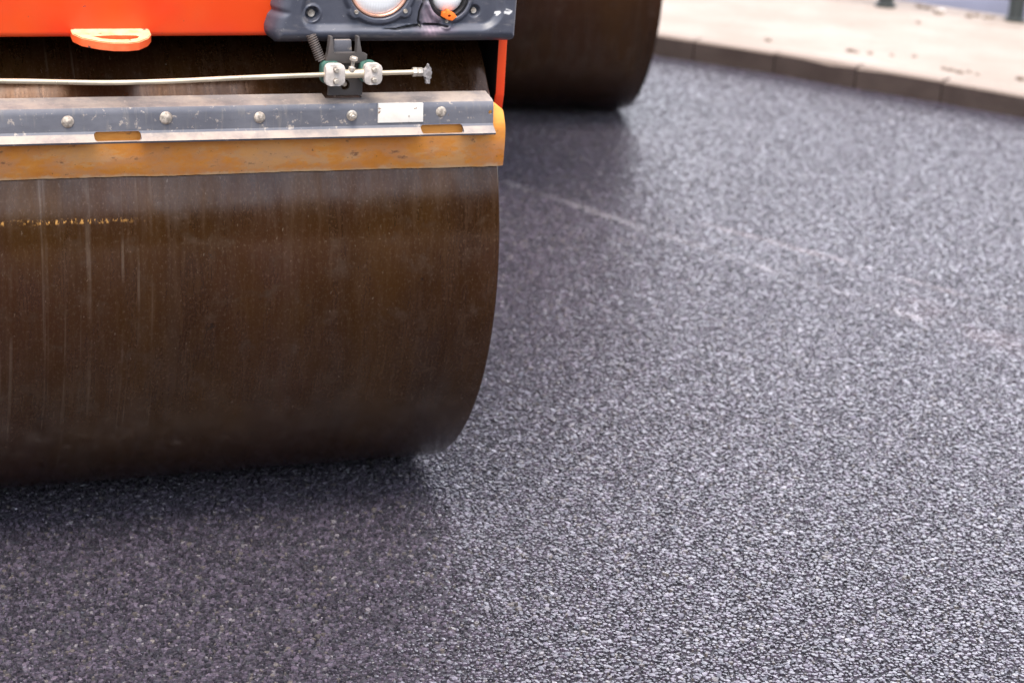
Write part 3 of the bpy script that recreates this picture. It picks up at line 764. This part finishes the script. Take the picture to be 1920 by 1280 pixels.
# ---- sprinkler pipe with its clamps
pipe_bm = bmesh.new()
PV = .612
pp = crv([(-1.55, 1.022), (-1.3, 1.026), (-.998, 1.0195), (-.90, 1.0165), (-.80, 1.0135), (-.68, 1.0150), (-.55, 1.0195), (-.387, 1.0235), (-.20, 1.0265)], 6)
tube(pipe_bm, [Pt(u, PV, z) for u, z in pp], .0047, 14)
pipe = from_bm("sprinkler_pipe", pipe_bm, "tube", roller)
bm = bmesh.new(); tube(bm, [Pt(-.352, PV, 1.0240), (Pt(-.307, PV, 1.0250))], .0088, 20); from_bm("pipe_sleeve", bm, "tube", pipe)
for (u0, u1, z0, z1) in ((-.3885, -.3500, 1.0035, 1.0455), (-.3105, -.2755, 1.0050, 1.0455)):
    bm = bmesh.new(); plate(bm, rrect(u0, u1, z0, z1, .009), PV - .004, PV + .0135, .0022); cl = from_bm("pipe_clamp", bm, "block", pipe)
    bm = bmesh.new(); plate(bm, rrect(u0 - .004, u1 - .006, z0 + .001, z1 + .002, .009), PV - .022, PV - .0043, .002); from_bm("clamp_pad", bm, "green", pipe)
    for zz in (z0 + .010, z1 - .010):
        bm = bmesh.new(); uc = (u0 + u1) / 2 + .001
        lathe(bm, [(0, .0085), (.0042, .0085), (.0054, .0072), (.0054, 0), (.0066, 0), (.0066, -.002), (0, -.002)], Pt(uc, PV + .0135, zz), AX, 6)
        from_bm("clamp_bolt", bm, "steel", pipe, angle=25)
# set screw standing on the sleeve
bm = bmesh.new(); ax = Vector((.12, -.10, 1)).normalized(); q = Pt(-.3345, PV + .002, 1.030)
lathe(bm, [(0, 0), (.0068, 0), (.0068, .008), (.0040, .0095), (.0036, .010), (.0036, .022)], q, ax, 10)
lathe(bm, [(.0036, .0215), (.0078, .022), (.0078, .0275), (.006, .0295), (0, .0300)], q, ax, 6)
from_bm("set_screw", bm, "steel", pipe, angle=28)
# end nut and torn plastic film
bm = bmesh.new(); lathe(bm, [(.0046, 0), (.0088, 0), (.0092, .001), (.0092, .008), (.0072, .009), (.0088, .010), (.0088, .0195), (0, .0195)], Pt(-.210, PV, 1.0265), (1, 0, 0), 8)
from_bm("end_nut", bm, "steel", pipe, angle=25)
bm = bmesh.new()
lo = [(-.1905, 1.020), (-.1875, 1.032), (-.182, 1.0345), (-.1775, 1.042), (-.1735, 1.0335), (-.1715, 1.027), (-.1735, 1.016), (-.1752, 1.0045), (-.1815, 1.004), (-.1835, 1.016)]
plate(bm, lo, PV - .006, PV + .006, .0)
bmesh.ops.subdivide_edges(bm, edges=bm.edges[:], cuts=2, use_grid_fill=True)
for v in bm.verts: v.co.y += .003 * math.sin(v.co.x * 900 + v.co.z * 300); v.co.x += .0008 * math.sin(v.co.z * 700)
from_bm("torn_film", bm, "film", pipe, angle=40)

# ---- bracket that carries the pipe
bm = bmesh.new()
plate(bm, [(-.3730, .9765), (-.3035, .9765), (-.3030, 1.060), (-.3700, 1.060)], .579, .588, .0015)
br = from_bm("pipe_bracket", bm, "bracket", roller)
cb = bmesh.new(); plate(cb, rrect(-.347, -.330, .9865, 1.0075, .0082), .55, .62); boolean(br, [cb]); flat_by_angle(br)
disc_part("slot_bolt", -.3385, .574, .998, [(0, .008), (.005, .008), (.006, .006), (.006, -.01), (0, -.01)], "rivet", br, 8)
bm = bmesh.new()
plate(bm, [(-.3860, 1.042), (-.3010, 1.042), (-.2990, 1.060), (-.3120, 1.062), (-.3160, 1.095), (-.3220, 1.095), (-.3195, 1.0605), (-.3680, 1.0605), (-.3690, 1.095), (-.3760, 1.095), (-.3770, 1.060)], .583, .600, .0018)
from_bm("upper_bracket", bm, "bracket", br)
bm = bmesh.new(); plate(bm, [(-.3620, 1.061), (-.3250, 1.061), (-.3270, 1.084), (-.3600, 1.084)], .55, .579, .001); from_bm("bracket_web", bm, "beam", br)
# tension spring on its left
sb = bmesh.new(); A_, B_ = Pt(-.4085, .580, 1.095), Pt(-.3900, .590, 1.047); d_ = (B_ - A_); L_ = d_.length; d_.normalize(); x_ = d_.orthogonal().normalized(); y_ = d_.cross(x_)
tube(sb, [A_ + d_ * (L_ * t) + .0088 * (math.cos(t * 2 * math.pi * 12) * x_ + math.sin(t * 2 * math.pi * 12) * y_) for t in np.linspace(0, 1, 17 * 14)], .0014, 6)
tube(sb, [A_, B_], .0058, 10)
tube(sb, [B_, B_ + Vector((.002, -.003, -.008)), B_ + Vector((.006, -.003, -.018)), B_ + Vector((.004, 0, -.024))], .0024, 8)
from_bm("spring", sb, "bracket", br)
